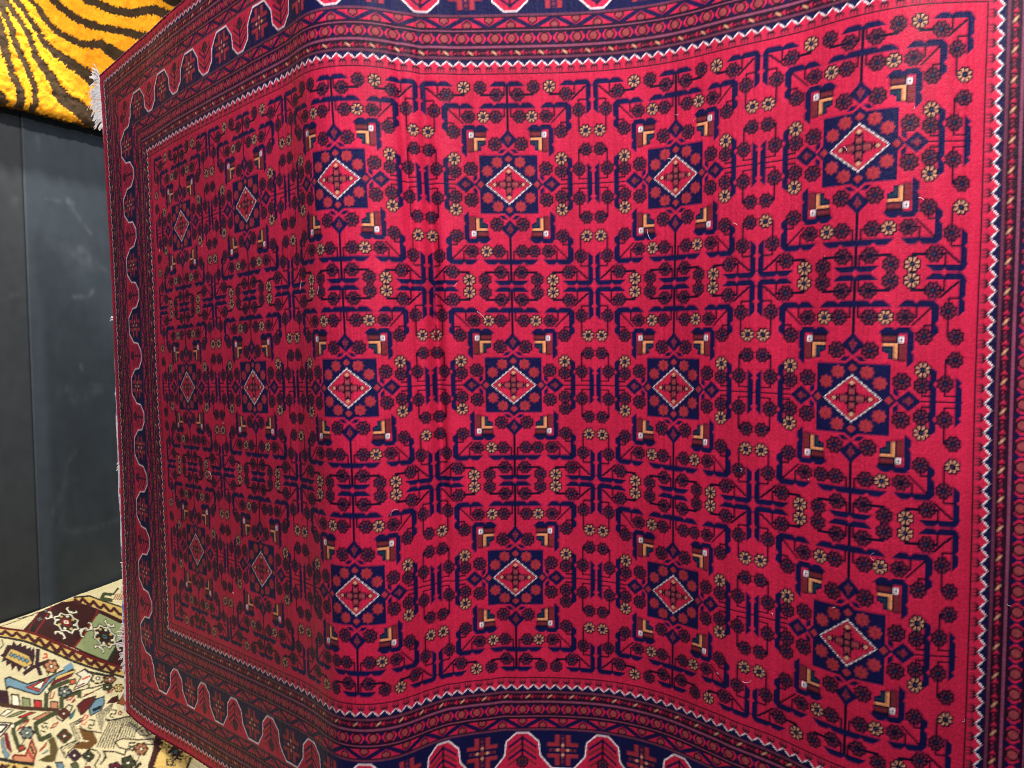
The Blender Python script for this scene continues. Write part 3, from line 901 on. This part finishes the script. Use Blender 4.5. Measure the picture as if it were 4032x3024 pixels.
# ------------------------------------------------------------------ the cream pictorial rug on the floor
ZF = 0.022
FS = 0.002
FU = np.arange(0.015, 1.935, FS)                   # out from the wall
FW = np.arange(-1.15, 0.85, FS)                   # along the wall
Wf, Uf = np.meshgrid(FW, FU)
PX = WALL_A[0] + WDIR[0] * Wf + WNOR[0] * Uf
PY = WALL_A[1] + WDIR[1] * Wf + WNOR[1] * Uf
jx = 0.0010 * rng.normal(size=PX.shape)
jy = 0.0010 * rng.normal(size=PX.shape)
CREAM, GOLDEN, MAROON, BLACK, SAGE, SKY, CRIM, RUST, OLIVE, PEACH, UMBER, ORANGE = [lin(*c) for c in (
    (222, 210, 164), (210, 178, 100), (58, 24, 22), (44, 40, 32), (146, 158, 110), (116, 152, 166), (168, 60, 56), (128, 34, 32), (66, 74, 44), (196, 134, 94), (74, 48, 30), (206, 92, 58))]
TEALC, GREYG, IVORY, PURP = lin(46, 112, 112), lin(120, 134, 126), lin(242, 236, 206), lin(58, 34, 40)
fcol = np.ones(PX.shape + (3,)) * CREAM
def zA(pts):
    return [(x / 4.254, 2270 + y / 4.254) for x, y in pts]
def zB(pts):
    return [(x / 4.254, 2634 + y / 4.254) for x, y in pts]
def zC(pts):
    return [(400 + x / 3.912, 2600 + y / 3.912) for x, y in pts]
def paint(poly_px, c):
    p3 = on_floor(poly_px, ZF)
    fcol[fill_poly(PX + jx, PY + jy, p3[:, :2])] = c
LINE_FAT = 1.2
def poly(z, pts, c, outline=None, ow=14):
    paint(z(pts), c)
    if outline is not None:
        line(z, list(pts) + [pts[0]], outline, ow)
def line(z, pts, c, w=16):
    for q in stroke_polys(pts, w * LINE_FAT):
        paint(z(q), c)
def disc(z, x, y, rx_, ry_, c, n=14, ph=0.0, lobes=0, amp=0.0):
    th = np.linspace(0, 2 * math.pi, max(n, 5 * lobes) + 1)[:-1]
    r = 1 + amp * np.cos(lobes * th + ph)
    paint(z([(x + rx_ * r_ * math.cos(t_), y + ry_ * r_ * math.sin(t_)) for t_, r_ in zip(th, r)]), c)
def bloom(z, x, y, r, c, petals=6, out=BLACK, heart=IVORY):
    disc(z, x, y, r * 1.12, r, out, lobes=petals, amp=0.12)
    for k_ in range(petals):
        t_ = k_ * 2 * math.pi / petals + 0.3
        disc(z, x + r * 0.62 * math.cos(t_), y + r * 0.56 * math.sin(t_), r * 0.30, r * 0.27, c, 8)
    disc(z, x, y, r * 0.2, r * 0.2, heart, 8)
def wave(z, pts, n, amp, c, w):
    pts = np.asarray(pts, float)
    seg = np.hypot(*np.diff(pts, axis=0).T)
    L = np.concatenate([[0], np.cumsum(seg)])
    q = np.linspace(0, L[-1], n * 4 + 1)
    x, y = np.interp(q, L, pts[:, 0]), np.interp(q, L, pts[:, 1])
    off_ = amp * np.array([0, 1, 1, -1] * n + [0])
    off_ = np.roll(off_, 0)
    line(z, [(x_, y_ + o_) for x_, y_, o_ in zip(x, y, off_)], c, w)
def star(z, x, y, r, out, fillc, inner, heart):
    def pt(rad, t_):
        u_, v_ = rad * math.cos(t_), rad * math.sin(t_) * 0.85
        return (x + u_, y + v_ + 0.28 * u_)
    for fc, ex in ((out, r * 0.11), (fillc, 0.0)):
      for t_ in (0.35, 1.9, 3.45, 5.0):
        line(z, [pt(r * 0.7, t_), pt(r * 1.30, t_)], fc, r * 0.17 + ex)
        line(z, [pt(r * 1.5, t_ - 0.28), pt(r * 1.24, t_ - 0.12), pt(r * 1.24, t_ + 0.12), pt(r * 1.5, t_ + 0.28)], fc, r * 0.09 + ex)
        line(z, [pt(r * 1.5, t_ - 0.28), pt(r * 1.62, t_ - 0.2)], fc, r * 0.08 + ex)
        line(z, [pt(r * 1.5, t_ + 0.28), pt(r * 1.62, t_ + 0.2)], fc, r * 0.08 + ex)
    def ringp(r0, r1, n=8):
        return [pt(r0 if k_ % 2 else r1, 0.35 + k_ * math.pi / n) for k_ in range(2 * n)]
    paint(z(ringp(r * 0.94, r * 1.18)), out)
    paint(z(ringp(r * 0.86, r * 1.08)), fillc)
    paint(z(ringp(r * 0.74, r * 0.94)), out)
    for k_ in range(8):
        p_ = pt(r * 0.66, 0.15 + k_ * math.pi / 4)
        disc(z, p_[0], p_[1], r * 0.13, r * 0.11, GOLDEN if k_ % 2 else fillc, 6)
    paint(z(ringp(r * 0.34, r * 0.56)), inner)
    paint(z([pt(r * 0.24, 0.6 + k_ * math.pi / 2) for k_ in range(4)]), heart)
    paint(z([pt(r * 0.10, 0.6 + k_ * math.pi / 2) for k_ in range(4)]), inner)

# upper border with its guard stripes
poly(zA, [(380, 910), (640, 565), (860, 480), (1060, 400), (1250, 395), (1640, 550), (2020, 735), (2600, 1000), (2600, 1800), (1860, 1475), (1240, 1220), (590, 1005)], MAROON)
poly(zA, [(1660, 640), (2060, 830), (2150, 880), (1830, 1410), (1250, 1190)], SAGE)
line(zA, [(860, 480), (720, 760), (580, 1000)], RUST, 26); line(zA, [(640, 570), (520, 800), (470, 950)], RUST, 16)
bloom(zA, 660, 690, 44, GREYG, 4, MAROON, GREYG); bloom(zA, 770, 545, 32, GREYG, 4, MAROON, GREYG); poly(zA, [(500, 960), (545, 830), (610, 870), (560, 990)], lin(18, 30, 26))
line(zA, [(1640, 560), (1600, 690), (1440, 960), (1240, 1210)], RUST, 24)
star(zA, 1110, 795, 215, BLACK, IVORY * 0.92, RUST, IVORY)
line(zA, [(1830, 1410), (1960, 1180), (2100, 960)], BLACK, 60)
star(zA, 1755, 1015, 190, BLACK, IVORY * 0.9, MAROON, TEALC)
poly(zA, [(0, 800), (0, 1010), (420, 1130), (900, 1290), (1500, 1510), (1950, 1660), (2200, 1740), (2200, 1600), (1860, 1480), (900, 1130), (400, 925)], GOLDEN)
line(zA, [(-300, 760), (0, 820), (400, 925), (900, 1130), (1860, 1475), (2200, 1600)], RUST * 0.6, 40)
line(zA, [(-300, 960), (0, 1025), (430, 1135), (900, 1300), (1500, 1515), (1950, 1665), (2200, 1750)], BLACK, 34)
wave(zA, [(-60, 900), (100, 945), (440, 1040), (900, 1210), (1500, 1415), (2000, 1600)], 11, 40, MAROON * 1.5, 48)
poly(zA, [(1050, 415), (1240, 350), (1500, 330), (2030, 505), (2400, 640), (2400, 900), (2020, 735), (1640, 545), (1250, 398)], GOLDEN)
line(zA, [(1240, 345), (1500, 328), (1700, 400), (2030, 515), (2400, 650)], BLACK, 22)
wave(zA, [(1250, 375), (1500, 430), (2000, 610), (2300, 720)], 6, 36, MAROON * 1.5, 44)
line(zA, [(1740, 290), (1850, 290), (1900, 300), (1980, 200)], BLACK, 24); line(zA, [(1740, 300), (1700, 370), (1870, 400)], OLIVE, 50); line(zA, [(1750, 290), (1860, 310)], OLIVE, 40)
for k_ in range(5):
    line(zA, [(1900 + 34 * k_, 390), (1950 + 34 * k_, 290)], RUST, 12)
line(zA, [(0, 800), (300, 690), (640, 560)], UMBER, 10); line(zA, [(300, 660), (560, 600)], BLACK * 2, 14)
# field motifs near the border
line(zA, [(30, 1080), (60, 1190), (-40, 1300)], OLIVE, 16)
jag = [(60, 1330), (120, 1190), (200, 1200), (230, 1120), (290, 1210), (360, 1150), (370, 1230), (440, 1190), (450, 1260), (520, 1220), (520, 1290), (570, 1220), (590, 1360), (560, 1480), (540, 1560), (480, 1500), (430, 1590), (380, 1540), (310, 1620), (270, 1520), (200, 1600), (180, 1490), (110, 1540), (100, 1450), (20, 1480), (60, 1400), (0, 1380)]
poly(zA, jag, PURP)
poly(zA, [(95, 1400), (190, 1260), (480, 1370), (540, 1480), (410, 1535)], GOLDEN)
for k_ in range(5):
    disc(zA, 190 + 66 * k_, 1355 + 22 * k_, 42, 50, BLACK, 4); disc(zA, 190 + 66 * k_, 1355 + 22 * k_, 28, 34, SKY, 4)
line(zA, [(640, 1270), (620, 1480), (680, 1640)], PURP, 56); line(zA, [(400, 1640), (560, 1530), (760, 1450)], PURP, 50)
line(zA, [(720, 1390), (790, 1370), (780, 1320), (740, 1330)], ORANGE, 22)
bloom(zA, 860, 1510, 115, PEACH, 6, UMBER); line(zA, [(830, 1600), (800, 1660)], OLIVE, 14)
# house, mirrored over the crease
poly(zB, [(80, 180), (150, 145), (460, 250), (830, 130), (1100, 0), (1230, 0), (890, 170), (660, 420), (600, 420), (150, 285), (110, 330)], SKY, BLACK, 20)
line(zB, [(1100, 0), (1200, -60)], SKY, 80)
poly(zB, [(430, 300), (850, 130), (650, 380)], CRIM * 1.2, BLACK, 10); poly(zB, [(550, 295), (750, 185), (680, 335)], IVORY, BLACK, 12)
poly(zB, [(900, 200), (950, 115), (1260, 10), (1240, 60)], GOLDEN * 1.1, BLACK, 10); poly(zB, [(850, 275), (885, 205), (1240, 60), (1190, 130)], lin(112, 22, 38), BLACK, 10)
poly(zB, [(190, 410), (310, 420), (335, 610), (200, 590)], IVORY, UMBER, 20)
poly(zB, [(370, 460), (500, 490), (515, 645), (385, 630)], SAGE * 0.9, BLACK, 18); poly(zB, [(570, 510), (695, 530), (700, 660), (575, 655)], lin(196, 48, 50), BLACK, 18); poly(zB, [(845, 545), (970, 560), (970, 690), (850, 685)], PEACH, BLACK, 18)
poly(zB, [(-60, 330), (130, 350), (170, 580), (-60, 550)], PURP)
poly(zB, [(0, 740), (120, 650), (230, 665), (60, 765)], IVORY, UMBER, 14); poly(zB, [(100, 780), (320, 690), (430, 695), (230, 772)], SAGE * 0.8, BLACK, 12); poly(zB, [(290, 792), (500, 712), (600, 722), (370, 803)], lin(186, 48, 50), UMBER, 12); poly(zB, [(550, 830), (760, 732), (900, 742), (660, 852)], PEACH, UMBER, 14)
line(zB, [(-300, 520), (0, 565), (400, 640), (980, 700)], UMBER, 54)
for s_ in ([(770, 660), (780, 400), (880, 310), (1150, 205)], [(1030, 660), (1035, 500), (1330, 400), (1330, 490)], [(980, 720), (600, 910), (600, 1000), (680, 1180), (850, 1105)], [(450, 810), (225, 930), (225, 1050), (310, 1300)]):
    line(zB, s_, BLACK, 62); line(zB, s_, OLIVE, 46)
disc(zB, 780, 370, 26, 34, IVORY, 8); disc(zB, 210, 930, 26, 30, IVORY, 8)
poly(zB, [(1165, 190), (1260, 170), (1275, 250), (1180, 275)], ORANGE, OLIVE, 20); poly(zB, [(305, 1290), (400, 1255), (425, 1330), (320, 1375)], lin(168, 66, 46), UMBER, 20)
bloom(zB, 1080, 390, 105, GREYG, 5); bloom(zB, 450, 1060, 112, GREYG, 6); line(zB, [(430, 1130), (360, 1250)], UMBER, 16); line(zB, [(1170, 260), (1120, 340)], UMBER, 16)
bloom(zB, 1640, 170, 105, CREAM, 7); bloom(zB, 1840, 190, 95, PEACH * 0.7, 5, UMBER); bloom(zB, 1800, 330, 80, OLIVE, 5); bloom(zB, 1990, 350, 75, GOLDEN, 6)
poly(zB, [(950, 780), (1150, 620), (1215, 640), (1150, 800), (1050, 880), (960, 840)], CREAM, BLACK, 18); bloom(zB, 1070, 760, 92, lin(96, 26, 30), 4, UMBER)
poly(zB, [(1270, 80), (1430, 0), (1560, 110), (1470, 270), (1230, 370), (1360, 140)], IVORY * 0.88, BLACK, 18); line(zB, [(1380, 180), (1510, 125)], ORANGE, 26); line(zB, [(1290, 310), (1420, 250)], RUST, 18)
line(zB, [(1420, 0), (1480, 50), (1760, 120), (1900, 130)], BLACK, 36)
line(zB, [(1100, 470), (1330, 380), (1700, 300)], BLACK, 16); line(zB, [(1500, 270), (1480, 330), (1560, 350)], BLACK, 22); line(zB, [(1420, 460), (1560, 420)], CRIM, 20); line(zB, [(1350, 510), (1480, 450), (1720, 330)], BLACK, 14)
for s_ in ([(860, 380), (830, 500), (880, 500), (915, 390)], [(1110, 540), (1160, 490), (1240, 470), (1180, 530), (1110, 540)], [(1210, 580), (1250, 510), (1255, 550), (1210, 585)], [(290, 1010), (370, 910), (490, 840), (420, 930), (290, 1010)], [(660, 1370), (700, 1310), (780, 1220), (760, 1280), (660, 1370)], [(850, 1000), (900, 930), (975, 900), (940, 960), (850, 1000)], [(1800, 440), (1840, 390), (1900, 370), (1860, 420), (1800, 440)]):
    line(zB, s_, lin(150, 52, 36), 16)
poly(zB, [(1290, 640), (1400, 540), (1610, 480), (1560, 600), (1400, 770), (1350, 790)], lin(92, 30, 28), BLACK, 16); poly(zB, [(1490, 690), (1600, 540), (1745, 490), (1750, 600), (1690, 720), (1520, 800)], SKY * 0.85, BLACK, 18); poly(zB, [(1545, 700), (1700, 630), (1690, 690), (1560, 750)], lin(20, 34, 34))
poly(zB, [(1150, 810), (1270, 690), (1230, 800), (1180, 860)], TEALC, BLACK, 10)
poly(zB, [(1780, 615), (1860, 520), (1980, 470), (2000, 570), (1900, 605)], lin(62, 26, 20)); poly(zB, [(1970, 610), (2090, 430), (2200, 400), (2200, 680)], lin(140, 84, 40), UMBER, 14)
for m_, c_, w_ in (([(1400, 830), (1180, 930), (1275, 1190), (1010, 1310), (1100, 1480), (1140, 1380), (1330, 1220)], BLACK, 16), ([(1360, 870), (1220, 940), (1310, 1190), (1060, 1330), (1090, 1420)], BLACK, 10), ([(1390, 880), (1260, 945), (1345, 1200), (1140, 1320)], BLACK, 12)):
    line(zB, m_, c_, w_)
poly(zB, [(1310, 985), (1560, 1060), (1640, 1220), (1500, 1335), (1200, 1320), (1260, 1270), (1400, 1200)], lin(108, 74, 34)); line(zB, [(1350, 1190), (1470, 1205)], CREAM, 20); line(zB, [(1340, 960), (1400, 1030), (1700, 1080)], BLACK, 16); line(zB, [(1270, 940), (1330, 910), (1390, 850)], BLACK, 16)
for s_ in ([(1380, 880), (1420, 790), (1480, 800), (1440, 860), (1380, 880), (1370, 930), (1420, 950), (1450, 890)],):
    line(zB, s_, lin(196, 70, 50), 16)
line(zB, [(1500, 870), (1590, 880), (1570, 960), (1490, 950), (1480, 1000), (1540, 1010)], BLACK, 18)
line(zB, [(1880, 700), (1960, 710), (1940, 790), (1870, 780), (1850, 820), (1930, 840)], BLACK, 18); poly(zB, [(1975, 760), (2005, 725), (2040, 760), (2005, 800)], CREAM, lin(120, 40, 30), 14)
line(zB, [(720, 900), (800, 920)], OLIVE * 0.6, 18); line(zB, [(700, 940), (720, 990), (780, 960), (800, 1000)], OLIVE * 0.6, 18); line(zB, [(680, 1030), (760, 1050)], OLIVE * 0.6, 18)
for k_ in range(5):
    line(zB, [(1900 - 6 * k_, 600 + 26 * k_), (1610 + 28 * k_, 800 + 10 * k_), (1700 + 12 * k_, 1050 - 34 * k_)], BLACK, 10)
line(zB, [(1790, 830), (1770, 870), (1810, 895), (2200, 815)], BLACK, 18)
for k_ in range(14):
    line(zB, [(1830 + 40 * k_, 915 - 8 * k_), (1620 + 46 * k_, 1305 + 3 * k_ - (110 if k_ > 6 else 0))], BLACK, 15)
bloom(zB, 1080, 1120, 108, lin(104, 40, 32), 4, OLIVE * 0.7)
disc(zB, 890, 1320, 60, 190, lin(100, 82, 40), 12); poly(zB, [(640, 1510), (790, 1430), (900, 1400), (880, 1540), (760, 1545)], lin(84, 74, 38)); line(zB, [(850, 1180), (930, 1330), (880, 1500)], lin(92, 78, 40), 80)
poly(zB, [(210, 1470), (240, 1430), (430, 1440), (535, 1170), (610, 1370), (550, 1560), (230, 1540)], PEACH * 1.1, RUST, 26); line(zB, [(480, 1370), (540, 1480)], CRIM, 34); line(zB, [(520, 1290), (560, 1400)], OLIVE * 0.7, 30)
poly(zB, [(60, 1060), (120, 1030), (205, 1370), (180, 1400), (100, 1290)], lin(112, 26, 44)); poly(zB, [(10, 1180), (50, 1120), (90, 1330), (160, 1430), (110, 1520), (50, 1400)], SKY, BLACK, 12)
poly(zB, [(-100, 860), (200, 880), (40, 1080), (-100, 1180)], IVORY, BLACK, 22); poly(zB, [(-100, 900), (130, 910), (20, 1030), (-100, 1080)], IVORY, PURP, 30)
poly(zB, [(700, 1400), (800, 1330), (810, 1370), (720, 1420)], GREYG)
bloom(zB, 1250, 1430, 95, lin(66, 40, 50), 4, PURP); bloom(zB, 1480, 1440, 90, OLIVE, 4, BLACK); line(zB, [(1240, 1500), (1220, 1560)], OLIVE, 14); line(zB, [(1450, 1520), (1430, 1580)], OLIVE, 14)
poly(zB, [(925, 1545), (1040, 1540), (1090, 1660), (1000, 1700)], SKY * 0.8, BLACK, 18); poly(zB, [(1180, 1560), (1290, 1540), (1340, 1680), (1240, 1720)], OLIVE * 1.6, BLACK, 16); poly(zB, [(1420, 1610), (1510, 1600), (1540, 1720), (1440, 1720)], CRIM, UMBER, 14)
line(zB, [(1480, 1330), (1620, 1350), (1680, 1430), (1580, 1590), (1620, 1650)], BLACK, 20); line(zB, [(1740, 1370), (1780, 1460), (1680, 1570)], BLACK, 20); line(zB, [(1740, 1370), (1900, 1370), (2090, 1430), (2110, 1340)], BLACK, 18)
line(zB, [(-200, 1460), (0, 1500), (300, 1560), (560, 1580)], BLACK, 50); poly(zB, [(-200, 1530), (100, 1560), (560, 1610), (700, 2100), (-200, 2100)], GOLDEN); disc(zB, 130, 1610, 40, 26, OLIVE, 8); disc(zB, 430, 1640, 46, 26, OLIVE, 8)
wave(zB, [(-100, 1620), (250, 1670), (600, 1720), (850, 1640)], 5, 34, MAROON, 50)
# second border running towards the camera
poly(zC, [(870, 1150), (960, 1190), (1700, 1700), (2000, 2300), (500, 2300), (730, 1660)], GOLDEN)
line(zC, [(880, 1140), (850, 1300), (800, 1460), (730, 1700), (600, 2200)], BLACK, 60); line(zC, [(930, 1210), (900, 1330), (830, 1560), (760, 1800)], MAROON, 56)
line(zC, [(850, 1200), (810, 1400), (740, 1600)], MAROON * 1.4, 40)
poly(zC, [(900, 1400), (990, 1430), (980, 1600), (800, 1640), (850, 1500)], GOLDEN * 1.15)
star(zC, 1140, 1420, 150, BLACK, GOLDEN, MAROON, TEALC)
line(zC, [(1000, 1520), (1010, 1600), (1080, 1620), (1100, 1540), (1160, 1500), (1230, 1540)], BLACK, 22)
line(zC, [(1380, 1510), (1310, 1660)], BLACK, 30); poly(zC, [(1400, 1520), (1700, 1640), (1700, 1900), (1320, 1700)], CREAM)
poly(zC, [(60, 930), (170, 740), (250, 760), (420, 830), (470, 880)], CREAM); line(zC, [(60, 930), (180, 950), (450, 890)], BLACK, 18)
line(zC, [(150, 790), (230, 800), (210, 860), (140, 850), (130, 890), (190, 905)], BLACK, 16); poly(zC, [(255, 845), (285, 812), (315, 838), (285, 872)], CREAM, RUST, 14)
poly(zC, [(530, 1110), (640, 1045), (690, 1080), (740, 1170), (700, 1190), (590, 1170)], CREAM, BLACK, 14); disc(zC, 628, 1115, 22, 22, BLACK, 4)
line(zC, [(660, 1080), (740, 1170), (830, 1130)], BLACK, 16); line(zC, [(700, 1070), (760, 1130), (800, 1090)], BLACK, 14)
poly(zC, [(200, 1260), (330, 1215), (560, 1240), (810, 1230), (800, 1310), (560, 1300), (390, 1370), (270, 1340)], CREAM, BLACK, 16)
line(zC, [(520, 1280), (430, 1280), (420, 1320), (500, 1335), (490, 1385), (420, 1375)], BLACK, 18)
bloom(zC, 610, 1370, 95, PEACH * 0.65, 6, UMBER); line(zC, [(580, 1460), (540, 1560), (490, 1659)], BLACK, 14)
bloom(zC, 410, 1560, 105, OLIVE, 5, BLACK); bloom(zC, 210, 1640, 100, lin(100, 30, 40), 5, PURP)
line(zC, [(20, 1380), (60, 1460), (0, 1560)], BLACK, 16); line(zC, [(20, 1385), (200, 1400), (350, 1450), (390, 1370)], BLACK, 14)
line(zC, [(520, 1640), (600, 1570)], BLACK, 40)
# the rest of the field, out of the frame or behind the red rug, carries the same kind of blossoms
cut = (slice(0, len(FU) // 2 * 2), slice(0, len(FW) // 2 * 2))
half = lambda q: (q[0::2, 0::2] + q[1::2, 0::2] + q[0::2, 1::2] + q[1::2, 1::2]) / 4
fcol, PX, PY, Uf, Wf = [half(q[cut]) for q in (fcol, PX, PY, Uf, Wf)]
shade_f = 1 + rng.normal(0, 0.05, PX.shape) + 0.06 * smooth_noise(PX.shape, (40, 66), 51)
fh = 0.0008 * rng.normal(size=PX.shape) + 0.014 * smooth_noise(PX.shape, (5, 5), 52)
eu = np.minimum.reduce([Uf - Uf.min(), Uf.max() - Uf, Wf - Wf.min(), Wf.max() - Wf])
PZ = ZF + fh - 0.010 * np.exp(-eu / 0.006)
PZ = np.maximum(PZ, 0.004)
floor_rug = empty('pictorial_rug', tuple(WALL_A + WNOR * 0.9 + np.array([0, 0, 0.0])), 'cream pictorial rug with houses and blossoms lying on the floor by the wall', 'rug')
nz, nw = PX.shape
V = np.stack([PX, PY, PZ], -1).reshape(-1, 3)
mesh_object('pictorial_pile', V, grid_faces(nz, nw)[:, ::-1], wool('pictorial_wool', 0.12, 0.4, 300, mottled=0.14, sheen_tint=(1, 1, 0.95)), floor_rug, np.clip(fcol * shade_f[..., None], 0.004, 0.88).reshape(-1, 3))
ring = np.concatenate([np.arange(nw), np.arange(1, nz) * nw + nw - 1, (nz - 1) * nw + np.arange(nw - 2, -1, -1), np.arange(nz - 2, 0, -1) * nw])
low = V[ring].copy(); low[:, 2] = 0.001
nr = len(ring); idx = np.arange(nr)
mesh_object('bound_edge', np.concatenate([V[ring], low]), np.stack([idx, nr + idx, nr + (idx + 1) % nr, (idx + 1) % nr], 1), yarn('pictorial_edge', (70, 40, 30)), floor_rug)
